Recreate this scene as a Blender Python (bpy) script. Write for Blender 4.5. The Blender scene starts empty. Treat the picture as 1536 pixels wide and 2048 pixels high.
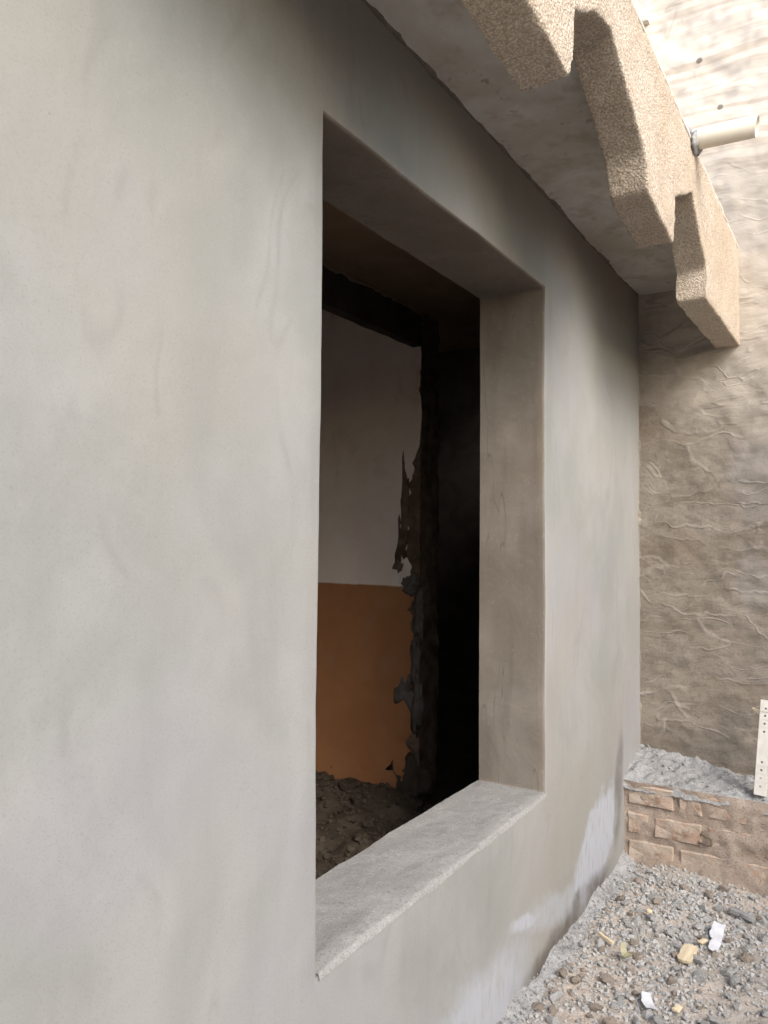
import bpy, bmesh, math, random
from mathutils import Vector, Matrix, noise as mnoise
random.seed(7)
scene = bpy.context.scene
COL = scene.collection
rad = math.radians
S = 0.92                                    # metres per unit of the survey (camera to wall = 1)
def W3(x, y, z): return Vector(((x + 1) * S, y * S, (z + 1.554) * S))

# ------------------------------------------------------------------ camera
cam_d = bpy.data.cameras.new('camera'); cam = bpy.data.objects.new('camera', cam_d); COL.objects.link(cam)
yaw, pitch, roll = 0.55724, 0.03347, 0.00669
fw = Vector((-math.sin(yaw) * math.cos(pitch), math.cos(yaw) * math.cos(pitch), math.sin(pitch)))
rt = Vector((math.cos(yaw), math.sin(yaw), 0)); up = rt.cross(fw)
r2 = rt * math.cos(roll) + up * math.sin(roll); u2 = -rt * math.sin(roll) + up * math.cos(roll)
m = Matrix((r2, u2, -fw)).transposed().to_4x4(); m.translation = W3(0, 0, 0); cam.matrix_world = m
cam_d.sensor_width = 36; cam_d.lens = 27.14; cam_d.clip_start = 0.02; cam_d.clip_end = 500
scene.camera = cam

# ------------------------------------------------------------------ sky, sun, exposure
SUN_DIR = Vector((0.72, -0.45, 0.60)).normalized()         # towards the sun
elev = math.asin(SUN_DIR.z)
world = bpy.data.worlds.new('World'); scene.world = world; world.use_nodes = True
wn = world.node_tree.nodes; wl = world.node_tree.links
bg = wn['Background']; sky = wn.new('ShaderNodeTexSky'); sky.sky_type = 'NISHITA'; sky.sun_disc = False
sky.sun_elevation = elev; sky.sun_rotation = math.atan2(SUN_DIR.x, SUN_DIR.y)
sky.air_density = 1.0; sky.dust_density = 2.2; sky.ozone_density = 0.6
wl.new(sky.outputs[0], bg.inputs[0]); bg.inputs[1].default_value = 0.15
sun_d = bpy.data.lights.new('sun', 'SUN'); sun = bpy.data.objects.new('sun', sun_d); COL.objects.link(sun)
sun_d.energy = 1.4; sun_d.angle = rad(32); sun_d.color = (1.0, 0.975, 0.95)
sun.rotation_euler = SUN_DIR.to_track_quat('Z', 'Y').to_euler()
scene.view_settings.view_transform = 'Standard'; scene.view_settings.look = 'None'
scene.view_settings.gamma = 1.0; scene.view_settings.exposure = 1.12
scene.cycles.max_bounces = 5; scene.cycles.diffuse_bounces = 4; scene.cycles.glossy_bounces = 1
scene.cycles.use_adaptive_sampling = True; scene.cycles.adaptive_threshold = 0.02; scene.cycles.caustics_reflective = False

# ------------------------------------------------------------------ helpers
def tag(o, label=None, cat=None, group=None, kind=None):
    if label: o['label'] = label
    if cat: o['category'] = cat
    if group: o['group'] = group
    if kind: o['kind'] = kind
    return o
def empty(name, loc=(0, 0, 0)):
    o = bpy.data.objects.new(name, None); COL.objects.link(o); o.location = loc; o.empty_display_size = .1
    return o
def link(name, me, mat=None, parent=None, smooth=False):
    o = bpy.data.objects.new(name, me); COL.objects.link(o)
    if mat and not me.materials: me.materials.append(mat)
    if parent:
        o.parent = parent; o.matrix_parent_inverse = Matrix.Translation(-parent.location)
    if smooth: me.polygons.foreach_set('use_smooth', [True] * len(me.polygons))
    return o
def mesh(name, vs, fs):
    me = bpy.data.meshes.new(name); me.from_pydata([tuple(v) for v in vs], [], fs); me.update(); return me
def bm_mesh(name, bm):
    bmesh.ops.recalc_face_normals(bm, faces=bm.faces); me = bpy.data.meshes.new(name); bm.to_mesh(me); bm.free(); return me
def nz(x, y, z=0.0): return mnoise.noise(Vector((x, y, z)))
def fb(x, y, z=0.0, o=4): return mnoise.fractal(Vector((x, y, z)), 1.0, 2.0, o)
def frange(a, b, st):
    n = max(1, int(round((b - a) / st))); return [a + (b - a) * i / n for i in range(n + 1)]
def box(name, lo, hi, mat, parent=None, seg=0.0, amp=0.0, freq=6.0, bevel=0.0, seed=0.0):
    """a box, optionally cut fine, with worn edges and an uneven hand-made surface"""
    bm = bmesh.new(); bmesh.ops.create_cube(bm, size=1)
    lo = Vector(lo); hi = Vector(hi); d = hi - lo; c = (lo + hi) / 2
    for v in bm.verts: v.co = Vector((v.co.x * d.x, v.co.y * d.y, v.co.z * d.z)) + c
    if bevel: bmesh.ops.bevel(bm, geom=list(bm.edges), offset=bevel, segments=2, affect='EDGES', profile=.6)
    if seg:
        for ax in range(3):
            for t in frange(lo[ax], hi[ax], seg)[1:-1]:
                n = Vector((0, 0, 0)); n[ax] = 1; p = Vector((0, 0, 0)); p[ax] = t
                bmesh.ops.bisect_plane(bm, geom=bm.verts[:] + bm.edges[:] + bm.faces[:], plane_co=p, plane_no=n)
    if amp:
        bm.normal_update()
        for v in bm.verts: v.co += v.normal * amp * fb(v.co.x * freq + seed, v.co.y * freq, v.co.z * freq + seed)
    return link(name, bm_mesh(name, bm), mat, parent)

class NT:
    """small wrapper for building node materials"""
    def __init__(s, name, rough=0.9, spec=0.25):
        s.m = bpy.data.materials.new(name); s.m.use_nodes = True; s.t = s.m.node_tree; s.n = s.t.nodes; s.l = s.t.links
        s.b = s.n['Principled BSDF']; s.b.inputs['Roughness'].default_value = rough
        s.b.inputs['Specular IOR Level'].default_value = spec
        s.co = s.n.new('ShaderNodeTexCoord').outputs['Object']
        s.h = None
    def _in(s, sock, v):
        if isinstance(v, (int, float)): sock.default_value = v
        elif isinstance(v, (tuple, list)):
            sock.default_value = tuple(v) if len(v) == len(sock.default_value) else tuple(v) + (1,)
        else: s.l.new(v, sock)
    def map(s, loc=(0, 0, 0), rot=(0, 0, 0), sc=(1, 1, 1), vec=None):
        n = s.n.new('ShaderNodeMapping'); s.l.new(vec or s.co, n.inputs[0])
        n.inputs[1].default_value = loc; n.inputs[2].default_value = rot; n.inputs[3].default_value = sc; return n.outputs[0]
    def noise(s, scale, detail=4, rough=.55, dist=0, vec=None, color=False):
        n = s.n.new('ShaderNodeTexNoise'); s.l.new(vec or s.co, n.inputs['Vector']); n.inputs['Scale'].default_value = scale
        n.inputs['Detail'].default_value = detail; n.inputs['Roughness'].default_value = rough; n.inputs['Distortion'].default_value = dist
        return n.outputs['Color' if color else 'Fac']
    def vor(s, scale, feat='F1', vec=None, out='Distance'):
        n = s.n.new('ShaderNodeTexVoronoi'); n.feature = feat; s.l.new(vec or s.co, n.inputs['Vector']); n.inputs['Scale'].default_value = scale
        return n.outputs[out]
    def rng(s, v, a, b, c=0.0, d=1.0, smooth=True):
        n = s.n.new('ShaderNodeMapRange'); n.interpolation_type = 'SMOOTHSTEP' if smooth else 'LINEAR'
        s._in(n.inputs[0], v)
        for i, q in zip((1, 2, 3, 4), (a, b, c, d)): n.inputs[i].default_value = q
        return n.outputs[0]
    def math(s, op, a, b=0.0, clamp=False):
        n = s.n.new('ShaderNodeMath'); n.operation = op; n.use_clamp = clamp; s._in(n.inputs[0], a); s._in(n.inputs[1], b); return n.outputs[0]
    def vadd(s, a, b, k):
        n = s.n.new('ShaderNodeVectorMath'); n.operation = 'MULTIPLY_ADD'; s._in(n.inputs[0], b); n.inputs[1].default_value = (k, k, k); s._in(n.inputs[2], a); return n.outputs[0]
    def len(s, v):
        n = s.n.new('ShaderNodeVectorMath'); n.operation = 'LENGTH'; s._in(n.inputs[0], v); return n.outputs['Value']
    def axis(s, i, vec=None):
        n = s.n.new('ShaderNodeSeparateXYZ'); s.l.new(vec or s.co, n.inputs[0]); return n.outputs[i]
    def mix(s, f, a, b, mode='MIX'):
        n = s.n.new('ShaderNodeMix'); n.data_type = 'RGBA'; n.blend_type = mode
        s._in(n.inputs[0], f); s._in(n.inputs[6], a); s._in(n.inputs[7], b); return n.outputs[2]
    def blob(s, cen, radii, edge=.35, wob=.5, nscale=9.0, rot=0.0):
        """soft-edged stain: 1 inside an ellipse (metres) with a ragged outline"""
        if not hasattr(s, 'wn'): s.wn = s.noise(9, 3, .6, color=True)
        v = s.vadd(s.co, s.wn, wob * .2)
        v = s.map((-cen[0] - wob * .1, -cen[1] - wob * .1, -cen[2] - wob * .1), vec=v)
        v = s.map(rot=(rot, 0, 0), vec=v); v = s.map(sc=tuple(1 / r for r in radii), vec=v)
        return s.rng(s.len(v), 1 - edge, 1 + edge, 1, 0)
    def bump(s, h, dist, strength=1.0):
        n = s.n.new('ShaderNodeBump'); n.inputs['Strength'].default_value = strength; n.inputs['Distance'].default_value = dist
        s._in(n.inputs['Height'], h)
        if s.h: s.l.new(s.h, n.inputs['Normal'])
        s.h = n.outputs[0]; s.l.new(s.h, s.b.inputs['Normal'])
    def color(s, c): s._in(s.b.inputs['Base Color'], c); return s.m

# ------------------------------------------------------------------ materials
def mat_window_wall():
    t = NT('smooth_cement_plaster', .88, .2)
    big = t.noise(1.3, 3, .6); mid = t.noise(5, 4, .62)
    streak = t.noise(3, 3, .6, 0, t.map(rot=(.12, 0, 0), sc=(1, 5.5, .6)))
    fine = t.noise(260, 2, .8); sand = t.noise(95, 4, .75)
    c = t.mix(t.rng(big, .3, .7), (.272, .274, .254), (.318, .317, .303))
    c = t.mix(t.math('MULTIPLY', t.rng(mid, .42, .68), .4), c, (.340, .336, .322))
    c = t.mix(t.math('MULTIPLY', t.rng(streak, .5, .75), .22), c, (.222, .224, .212))
    wv = t.vadd(t.co, t.noise(1.4, 2, .5, color=True), .7)
    cl = t.noise(2.0, 5, .62, 0, t.map((5, 2, 8), (.5, 0, 0), (1, 1, .7), wv))
    c = t.mix(t.math('MULTIPLY', t.rng(cl, .48, .62), .45), c, (.238, .243, .226))
    c = t.mix(t.math('MULTIPLY', t.rng(cl, .46, .34), .45), c, (.352, .342, .330))
    c = t.mix(t.math('MULTIPLY', t.rng(t.noise(1.6, 3, .6, 0, t.map((9, 4, 2))), .5, .62), .45), c, (.308, .300, .312))
    c = t.mix(t.math('MULTIPLY', t.rng(t.noise(.9, 3, .5, 0, t.map((3, 1, 7))), .48, .66), .45), c, (.300, .280, .238))
    # trowel sweeps: long thin arcs where the warp field folds
    sw1 = t.noise(1, 2, .5, 0, t.map((1, 3, 2), (.55, 0, 0), (1, 3.4, .7), wv))
    arcs = t.rng(t.math('ABSOLUTE', t.math('SUBTRACT', sw1, .47)), .0, .022, 1, 0)
    arcs = t.math('MULTIPLY', arcs, t.rng(mid, .50, .60))
    c = t.mix(t.math('MULTIPLY', arcs, .18), c, (.17, .165, .152))
    c = t.mix(t.math('MULTIPLY', t.rng(sw1, .5, .66), .25), c, (.225, .228, .218))
    c = t.mix(t.math('MULTIPLY', t.rng(fine, .5, .75), .30), c, (.17, .165, .15))
    c = t.mix(t.math('MULTIPLY', t.rng(sand, .54, .74), .20), c, (.37, .36, .345))
    pin = t.rng(t.vor(9, vec=t.map((.3, .2, .1))), .012, .03, 1, 0)
    c = t.mix(t.math('MULTIPLY', pin, .5), c, (.15, .14, .13))
    # brownish shade under the slab, put into the plaster colour
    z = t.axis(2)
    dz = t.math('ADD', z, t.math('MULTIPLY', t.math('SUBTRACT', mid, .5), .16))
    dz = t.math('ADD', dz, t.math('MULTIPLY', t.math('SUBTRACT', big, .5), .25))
    slab_shade = t.rng(dz, 2.33, 2.58)
    slab_shade = t.math('MULTIPLY', slab_shade, t.rng(t.axis(1), .3, 3.0, .25, .50))
    c = t.mix(slab_shade, c, (.225, .172, .118))
    # salt bloom low on the wall
    e1 = t.blob((0, 3.10, .22), (1, .30, .15), .22, 1.1, 9, -.35)
    e2 = t.blob((0, 2.33, .225), (1, .12, .026), .4, .35, 11, .25)
    e3 = t.blob((0, 1.92, .10), (1, .42, .13), .4, .7, 7)
    e4 = t.blob((0, 2.62, .16), (1, .34, .05), .5, .5, 9, .2)
    e = t.math('MAXIMUM', t.math('MAXIMUM', e1, e2), t.math('MAXIMUM', t.math('MULTIPLY', e3, .85), t.math('MULTIPLY', e4, .6)))
    e = t.math('MULTIPLY', e, t.rng(t.noise(14, 4, .65, 0, t.map(sc=(1, 2.5, .8))), .15, .6, .25, 1))
    c = t.mix(t.math('MULTIPLY', e, .75), c, (.43, .455, .51))
    # wet foot
    f1 = t.blob((0, 2.78, .02), (1, .46, .085), .35, .5, 10, -.06)
    f2 = t.blob((0, 3.42, .36), (1, .06, .22), .4, .25, 10, .2)
    fd = t.math('MULTIPLY', t.math('MAXIMUM', f1, t.math('MULTIPLY', f2, .7)), t.rng(mid, .3, .6, .45, 1))
    c = t.mix(t.math('MULTIPLY', fd, .85), c, (.095, .08, .066))
    t.bump(t.math('ADD', mid, t.math('MULTIPLY', sw1, .5)), .009, .5)
    return t.color(c)
def mat_reveal():
    t = NT('reveal_plaster', .9, .2)
    a = t.noise(3, 5, .6, .5); st = t.noise(6, 4, .6, .3, t.map(sc=(2.5, 2.5, .35))); fine = t.noise(140, 2)
    c = t.mix(t.rng(a, .35, .7), (.183, .157, .126), (.24, .212, .176))
    c = t.mix(t.math('MULTIPLY', t.rng(st, .5, .72), .45), c, (.15, .127, .10))
    c = t.mix(t.math('MULTIPLY', t.rng(t.noise(220, 3, .8), .5, .75), .35), c, (.12, .10, .08))
    c = t.mix(t.math('MULTIPLY', t.rng(t.noise(60, 4, .75), .56, .72), .25), c, (.34, .31, .27))
    ck = t.noise(1, 3, .6, .2, t.map((2, 2, 2), sc=(9, 9, .9)))
    cr = t.math('MULTIPLY', t.rng(t.math('ABSOLUTE', t.math('SUBTRACT', ck, .5)), 0, .007, 1, 0), t.rng(a, .48, .56))
    c = t.mix(t.math('MULTIPLY', cr, .45), c, (.08, .07, .06))
    c = t.mix(t.math('MULTIPLY', t.rng(t.math('ADD', t.axis(2), t.math('MULTIPLY', t.math('SUBTRACT', a, .5), .10)), 2.22, 2.30), .08), c, (.13, .113, .095))
    t.bump(a, .012, .5)
    return t.color(c)
def mat_grit(name, a, b, d, dark, scale=1.0, bumpd=.004):
    """gritty mortar with aggregate specks"""
    t = NT(name, .95, .15)
    n = t.noise(4 * scale, 5, .65, .3); g = t.noise(90 * scale, 4, .7); v = t.vor(120 * scale)
    c = t.mix(t.rng(n, .3, .7), a, b)
    c = t.mix(t.math('MULTIPLY', t.rng(g, .52, .75), .55), c, d)
    c = t.mix(t.math('MULTIPLY', t.rng(t.noise(45 * scale, 3, .6), .60, .72), .5), c, dark)
    c = t.mix(t.math('MULTIPLY', t.rng(t.noise(200 * scale, 2, .8), .52, .66), .7), c, dark)
    c = t.mix(t.math('MULTIPLY', t.rng(t.noise(70 * scale, 4, .8, 0, t.map((4, 4, 4))), .57, .66), .5), c, d)
    t.bump(n, .012, .35); t.bump(t.noise(34 * scale, 5, .75), bumpd * 2.2, .5)
    return t.color(c)
def mat_side_wall():
    t = NT('rough_trowelled_plaster', .93, .18)
    z = t.axis(2)
    wv = t.vadd(t.co, t.noise(1.8, 2, .5, color=True), .5)
    def ridges(sc, rot, width, off):
        n = t.noise(1, 3, .5, .3, t.map((off, off * .7, off * 1.3), (0, rot, 0), sc, wv))
        return n, t.rng(t.math('ABSOLUTE', t.math('SUBTRACT', n, .5)), 0, width, 1, 0)
    n1, r1 = ridges((1.7, 1, 4.6), .5, .016, 2.0); n2, r2 = ridges((2.0, 1, 4.0), -.6, .014, 9.0)
    gn = t.noise(4.5, 2, .5, 0, t.map((4, 2, 1)))
    r = t.math('MAXIMUM', t.math('MULTIPLY', r1, t.rng(gn, .5, .6)), t.math('MULTIPLY', r2, t.rng(gn, .5, .4)))
    pv = t.map((3, 0, 1), (0, .45, 0), (1.9, .02, 7.0), t.vadd(t.co, t.noise(4, 3, .6, color=True), .2))
    pc = t.vor(1, 'F1', pv, 'Color'); pe = t.vor(1, 'DISTANCE_TO_EDGE', pv)
    low = t.rng(z, 2.7, 3.4, 1, .12); pk = t.math('MULTIPLY', t.axis(0, pc), low); edge = t.math('MULTIPLY', t.rng(pe, .0, .05, 1, 0), t.math('MULTIPLY', low, t.rng(gn, .42, .58, .15, 1)))
    flow = t.noise(1, 5, .65, .4, t.map((1, 1, 1), (0, .4, 0), (3.5, 1, 10), wv))
    mot = t.noise(2.6, 4, .6, .5); red = t.noise(1.7, 3, .6, .3, t.map((7, 3, 2))); gr = t.noise(70, 4, .7)
    c = t.mix(t.rng(mot, .3, .7), (.165, .132, .098), (.265, .225, .178))
    c = t.mix(t.math('MULTIPLY', t.rng(flow, .48, .7), .5), c, (.285, .256, .22))
    c = t.mix(t.math('MULTIPLY', pk, .45), c, (.30, .27, .232))
    c = t.mix(t.math('MULTIPLY', t.rng(t.noise(190, 2, .8), .5, .72), .4), c, (.085, .068, .05))
    c = t.mix(t.math('MULTIPLY', edge, .26), c, (.42, .38, .33))
    c = t.mix(t.math('MULTIPLY', t.rng(red, .55, .72), .45), c, (.25, .17, .115))
    c = t.mix(t.math('MULTIPLY', t.rng(gr, .48, .72), .42), c, (.10, .084, .066))
    c = t.mix(t.math('MULTIPLY', t.rng(t.noise(48, 4, .7), .56, .7), .3), c, (.36, .33, .29))
    # paler upwards: the stronger sky light there is painted into the colour
    sky_pale = t.math('ADD', z, t.math('MULTIPLY', t.math('SUBTRACT', mot, .5), 1.3))
    sky_pale = t.math('ADD', sky_pale, t.math('MULTIPLY', t.axis(0), 1.0))
    c = t.mix(t.math('MULTIPLY', t.rng(sky_pale, 1.9, 3.1), .9), c, (.50, .445, .38))
    gs = t.math('MAXIMUM', t.blob((.50, 3.79, 1.72), (.10, 1, .16), .5, .7), t.blob((.50, 3.79, 1.25), (.08, 1, .12), .5, .7))
    c = t.mix(t.math('MULTIPLY', gs, .25), c, (.36, .35, .34))
    # cream skim with drawn lines high up, its paleness partly painted sky light
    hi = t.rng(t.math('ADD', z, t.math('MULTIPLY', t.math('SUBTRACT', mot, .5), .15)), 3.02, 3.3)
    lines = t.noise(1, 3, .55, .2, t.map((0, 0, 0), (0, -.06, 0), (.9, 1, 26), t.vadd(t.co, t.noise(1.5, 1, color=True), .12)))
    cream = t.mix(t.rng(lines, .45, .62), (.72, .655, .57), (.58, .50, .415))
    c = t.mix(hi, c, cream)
    c = t.mix(t.math('MULTIPLY', r, .35), c, (.40, .36, .31))
    hole = t.math('MAXIMUM', t.blob((.285, 3.79, 3.683), (.014, 1, .014), .3, .02, 20), t.blob((.374, 3.79, 3.436), (.013, 1, .013), .3, .02, 20))
    c = t.mix(t.math('MULTIPLY', hole, .75), c, (.09, .08, .07))
    h = t.math('ADD', t.math('MULTIPLY', flow, 1.0), t.math('MULTIPLY', n1, .6)); t.bump(t.math('MULTIPLY', h, t.rng(z, 2.8, 3.4, 1, .35)), .014, .5); t.bump(t.math('ADD', pk, t.math('MULTIPLY', edge, .55)), .0065, .6); t.bump(t.math('MULTIPLY', r, low), .003, .7); t.bump(lines, .004, .6); t.bump(t.math('MULTIPLY', t.noise(34, 5, .8), low), .005, .6)
    return t.color(c)
def mat_soffit():
    t = NT('raw_concrete_soffit', .93, .2)
    a = t.noise(2.4, 5, .65, .5); b = t.noise(7, 5, .65, 0, t.map((2, 5, 1))); k = t.noise(4, 4, .7, 0, t.map((8, 1, 4)))
    c = t.mix(t.rng(a, .35, .65), (.44, .40, .34), (.56, .555, .52))
    c = t.mix(t.math('MULTIPLY', t.rng(b, .50, .66), .6), c, (.35, .285, .22))
    c = t.mix(t.math('MULTIPLY', t.rng(k, .55, .68), .6), c, (.50, .48, .44))
    c = t.mix(t.math('MULTIPLY', t.rng(t.noise(22, 4, .6), .62, .72), .55), c, (.18, .145, .12))
    t.bump(a, .02, .5); t.bump(t.noise(60, 5, .7), .004, .7)
    return t.color(c)
def mat_roughcast():
    t = NT('gritty_roughcast', .95, .12)
    n = t.noise(3.5, 5, .6); g = t.noise(190, 3, .8); v = t.vor(170); sp = t.noise(75, 4, .8)
    c = t.mix(t.rng(n, .3, .7), (.64, .54, .425), (.74, .665, .57))
    c = t.mix(t.math('MULTIPLY', t.rng(sp, .50, .64), .55), c, (.43, .335, .24))
    c = t.mix(t.math('MULTIPLY', t.rng(g, .48, .62), .65), c, (.34, .25, .17))
    c = t.mix(t.math('MULTIPLY', t.rng(v, .38, .58), .45), c, (.30, .225, .155))
    c = t.mix(t.math('MULTIPLY', t.rng(t.noise(120, 3, .8, 0, t.map((3, 3, 3))), .58, .70), .6), c, (.82, .76, .66))
    c = t.mix(t.math('MULTIPLY', t.rng(t.noise(5, 5, .7, .5, t.map((6, 1, 3))), .56, .68), .4), c, (.38, .31, .25))
    t.bump(n, .012, .4); t.bump(sp, .009, .8); t.bump(v, .003, .8)
    return t.color(c)
def mat_simple(name, a, b, scale=6, rough=.9, bumpd=.006, spec=.2):
    t = NT(name, rough, spec); n = t.noise(scale, 5, .6, .4)
    t.bump(n, bumpd, .6); t.bump(t.noise(scale * 16, 3, .6), bumpd * .2, .5)
    return t.color(t.mix(t.rng(n, .3, .7), a, b))
def mat_partition_paint():
    t = NT('painted_partition', .8, .25)
    z = t.axis(2); n = t.noise(4, 5, .6, .4)
    wht = t.mix(t.rng(n, .3, .7), (.78, .66, .58), (.84, .74, .66))
    org = t.mix(t.rng(n, .3, .7), (.35, .155, .065), (.40, .185, .08))
    c = t.mix(t.rng(t.math('ADD', z, t.math('MULTIPLY', n, .02)), 1.180, 1.190), org, wht)
    sp = t.rng(t.vor(11, vec=t.map((.1, .3, .7), sc=(1, 1, .8))), .018, .035, 1, 0)
    c = t.mix(t.math('MULTIPLY', sp, t.rng(t.noise(3, 2, .5, 0, t.map((5, 5, 5))), .5, .55)), c, (.75, .66, .5))
    dk = t.rng(t.vor(7, vec=t.map((2.1, 1.3, .4), sc=(1, 1, .5))), .02, .05, 1, 0)
    c = t.mix(t.math('MULTIPLY', dk, t.rng(t.noise(2, 2), .5, .6)), c, (.12, .09, .07))
    c = t.mix(t.math('MULTIPLY', t.rng(t.noise(3, 5, .7, .5, t.map((2, 2, 2), sc=(1, 1, .5))), .52, .7), .4), c, (.30, .21, .15))
    t.bump(n, .006, .5)
    return t.color(c)
def mat_soil():
    t = NT('dusty_soil', .97, .1)
    a = t.noise(2.6, 5, .6, .4); b = t.noise(24, 5, .65); g = t.noise(110, 3, .7)
    c = t.mix(t.rng(a, .35, .65), (.41, .375, .33), (.52, .445, .375))
    c = t.mix(t.math('MULTIPLY', t.rng(b, .48, .7), .5), c, (.42, .41, .39))
    c = t.mix(t.math('MULTIPLY', t.rng(g, .5, .75), .4), c, (.19, .165, .138))
    t.bump(b, .02, .6); t.bump(t.noise(60, 4, .7), .008, .8); t.bump(g, .004, .8)
    return t.color(c)
def mat_clod(name, a, b, d):
    t = NT(name, .97, .1)
    o = t.n.new('ShaderNodeObjectInfo'); n = t.noise(18, 4, .6); g = t.noise(160, 3, .7)
    c = t.mix(t.rng(o.outputs['Random'], 0, 1, smooth=False), a, b)
    c = t.mix(t.math('MULTIPLY', t.rng(n, .45, .7), .6), c, d)
    t.bump(n, .01, .6); t.bump(g, .004, .7)
    return t.color(c)
def mat_wood():
    t = NT('split_softwood', .8, .25)
    n = t.noise(1, 5, .6, .2, t.map(sc=(160, 12, 160)))
    c = t.mix(t.rng(n, .35, .65), (.74, .64, .46), (.60, .49, .32)); t.bump(n, .002, .7)
    return t.color(c)
def mat_brick():
    t = NT('worn_fired_brick', .97, .08)
    o = t.n.new('ShaderNodeObjectInfo'); n = t.noise(14, 5, .65, .5); m2 = t.noise(6, 4, .6, .4); g = t.noise(90, 4, .7)
    c = t.mix(t.rng(o.outputs['Random'], 0, 1, smooth=False), (.42, .275, .195), (.47, .365, .285))
    c = t.mix(t.rng(n, .42, .66), c, (.47, .39, .31))
    c = t.mix(t.math('MULTIPLY', t.rng(m2, .55, .66), .7), c, (.21, .115, .075))
    c = t.mix(t.math('MULTIPLY', t.rng(g, .52, .7), .5), c, (.22, .16, .12))
    c = t.mix(t.math('MULTIPLY', t.rng(t.noise(9, 5, .7, .4, t.map((3, 8, 1))), .45, .6), .75), c, (.46, .40, .335))
    t.bump(n, .012, .6); t.bump(g, .004, .8)
    return t.color(c)

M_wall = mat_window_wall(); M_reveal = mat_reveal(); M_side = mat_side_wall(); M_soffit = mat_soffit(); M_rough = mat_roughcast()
M_sill = mat_grit('gritty_sill_mortar', (.28, .274, .26), (.335, .331, .318), (.43, .425, .41), (.16, .15, .138), 1.0, .0025)
M_mortar = mat_grit('crumbly_grey_mortar', (.25, .248, .24), (.38, .38, .375), (.60, .605, .61), (.14, .13, .115), .8, .006)
M_bed = mat_grit('brown_bedding_mortar', (.31, .24, .185), (.395, .325, .265), (.48, .43, .37), (.16, .12, .09), .8, .004)
M_dark = mat_simple('dark_bare_wall', (.045, .036, .03), (.075, .06, .05), 5)  # very dark bare base colour for the passage walls
M_ceil = mat_simple('brown_ceiling', (.24, .16, .10), (.30, .21, .14), 5)
M_beam = mat_simple('dark_beam_concrete', (.05, .04, .034), (.08, .066, .055), 6)
M_patch = mat_simple('grey_patch_mortar', (.10, .085, .07), (.17, .15, .13), 14)
M_core = mat_simple('brown_mud_mortar', (.10, .066, .046), (.20, .14, .10), 14, bumpd=.02)
M_paint = mat_partition_paint(); M_soil = mat_soil()
M_room = mat_simple('dull_room_plaster', (.52, .42, .35), (.60, .50, .43), 4)
M_earth = mat_simple('room_earth', (.055, .042, .03), (.085, .066, .048), 9, bumpd=.02)
M_clod = mat_clod('mortar_clod', (.43, .425, .405), (.60, .59, .57), (.40, .385, .36))
M_clodb = mat_clod('earth_clod', (.33, .28, .23), (.46, .39, .33), (.25, .20, .16))
M_wood = mat_wood(); M_brick = mat_brick()
M_white = mat_simple('white_film', (.66, .67, .69), (.52, .53, .56), 30, .55, .002, .4)
M_pvc = mat_simple('aged_white_pvc', (.78, .74, .64), (.70, .65, .54), 9, .45, .001, .5)
M_steel = mat_simple('white_painted_steel', (.72, .69, .63), (.62, .58, .51), 20, .5, .001, .5)
M_opp = mat_simple('lane_house_plaster', (.40, .35, .28), (.48, .43, .36), 3)
M_pale = mat_simple('pale_lime_plaster', (.66, .62, .55), (.74, .71, .66), 12)
M_wire = mat_simple('rusty_wire', (.10, .09, .07), (.16, .13, .09), 40)

def rock(seed, n=15, flat=.75):
    r = random.Random(seed); bm = bmesh.new()
    for _ in range(n):
        v = Vector((r.gauss(0, 1), r.gauss(0, 1), r.gauss(0, 1))).normalized() * r.uniform(.75, 1.05); bm.verts.new((v.x, v.y * r.uniform(.8, 1), v.z * flat))
    res = bmesh.ops.convex_hull(bm, input=bm.verts); bmesh.ops.delete(bm, geom=list({g for g in res['geom_interior'] + res['geom_unused'] if isinstance(g, bmesh.types.BMVert)}), context='VERTS')
    return bm_mesh('clod', bm)
def small_stones(name, n, region, zf, rlo, rhi, mat, seed, dens=None):
    r = random.Random(seed); base = [rock(100 + i, 9) for i in range(6)]
    geo = [([v.co.copy() for v in b.vertices], [tuple(p.vertices) for p in b.polygons]) for b in base]
    for b in base: bpy.data.meshes.remove(b)
    vs, fs = [], []; c = 0
    while c < n:
        x = r.uniform(region[0], region[1]); y = r.uniform(region[2], region[3])
        if dens and r.random() > dens(x, y): continue
        s = rlo + (rhi - rlo) * r.random() ** 2.2; g, f = r.choice(geo); R = Matrix.Rotation(r.uniform(0, 6.3), 3, 'Z') @ Matrix.Rotation(r.uniform(-.6, .6), 3, 'X')
        b = len(vs); z = zf(x, y) + s * .25
        for p in g: vs.append(R @ p * s + Vector((x, y, z)))
        fs += [tuple(i + b for i in q) for q in f]; c += 1
    return tag(link(name, mesh(name, vs, fs), mat), kind='stuff')

# ------------------------------------------------------------------ ground
xs = [-60, -20, -6, -2, -.6, -.12] + frange(-.06, 1.0, .0125) + [1.1, 1.25, 1.5, 2, 3, 5, 9, 20, 60]
ys = [-60, -20, -8, -4, -2, -1, 0, .6, 1.1, 1.4, 1.6] + frange(1.75, 3.6, .0125) + [3.8, 4.2, 5, 8, 20, 60]
def ground_z(x, y):
    if x < -.02: return -.06
    z = .020 * fb(x * 2.2, y * 2.2, 3.1, 3) + .010 * fb(x * 11, y * 11, 1.7, 3) + .0035 * fb(x * 45, y * 45, .3, 2)
    z += .05 * max(0, (y - 3.15)) ** 1.0 * max(0, 1 - abs(x - .25) / .5)
    return z
vs = [(x, y, ground_z(x, y) if abs(x) < 2 and 0 < y < 5 else 0 - (.06 if x < 0 else 0)) for y in ys for x in xs]; nx = len(xs)
fs = [(j * nx + i, j * nx + i + 1, (j + 1) * nx + i + 1, (j + 1) * nx + i) for j in range(len(ys) - 1) for i in range(nx - 1)]
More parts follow.
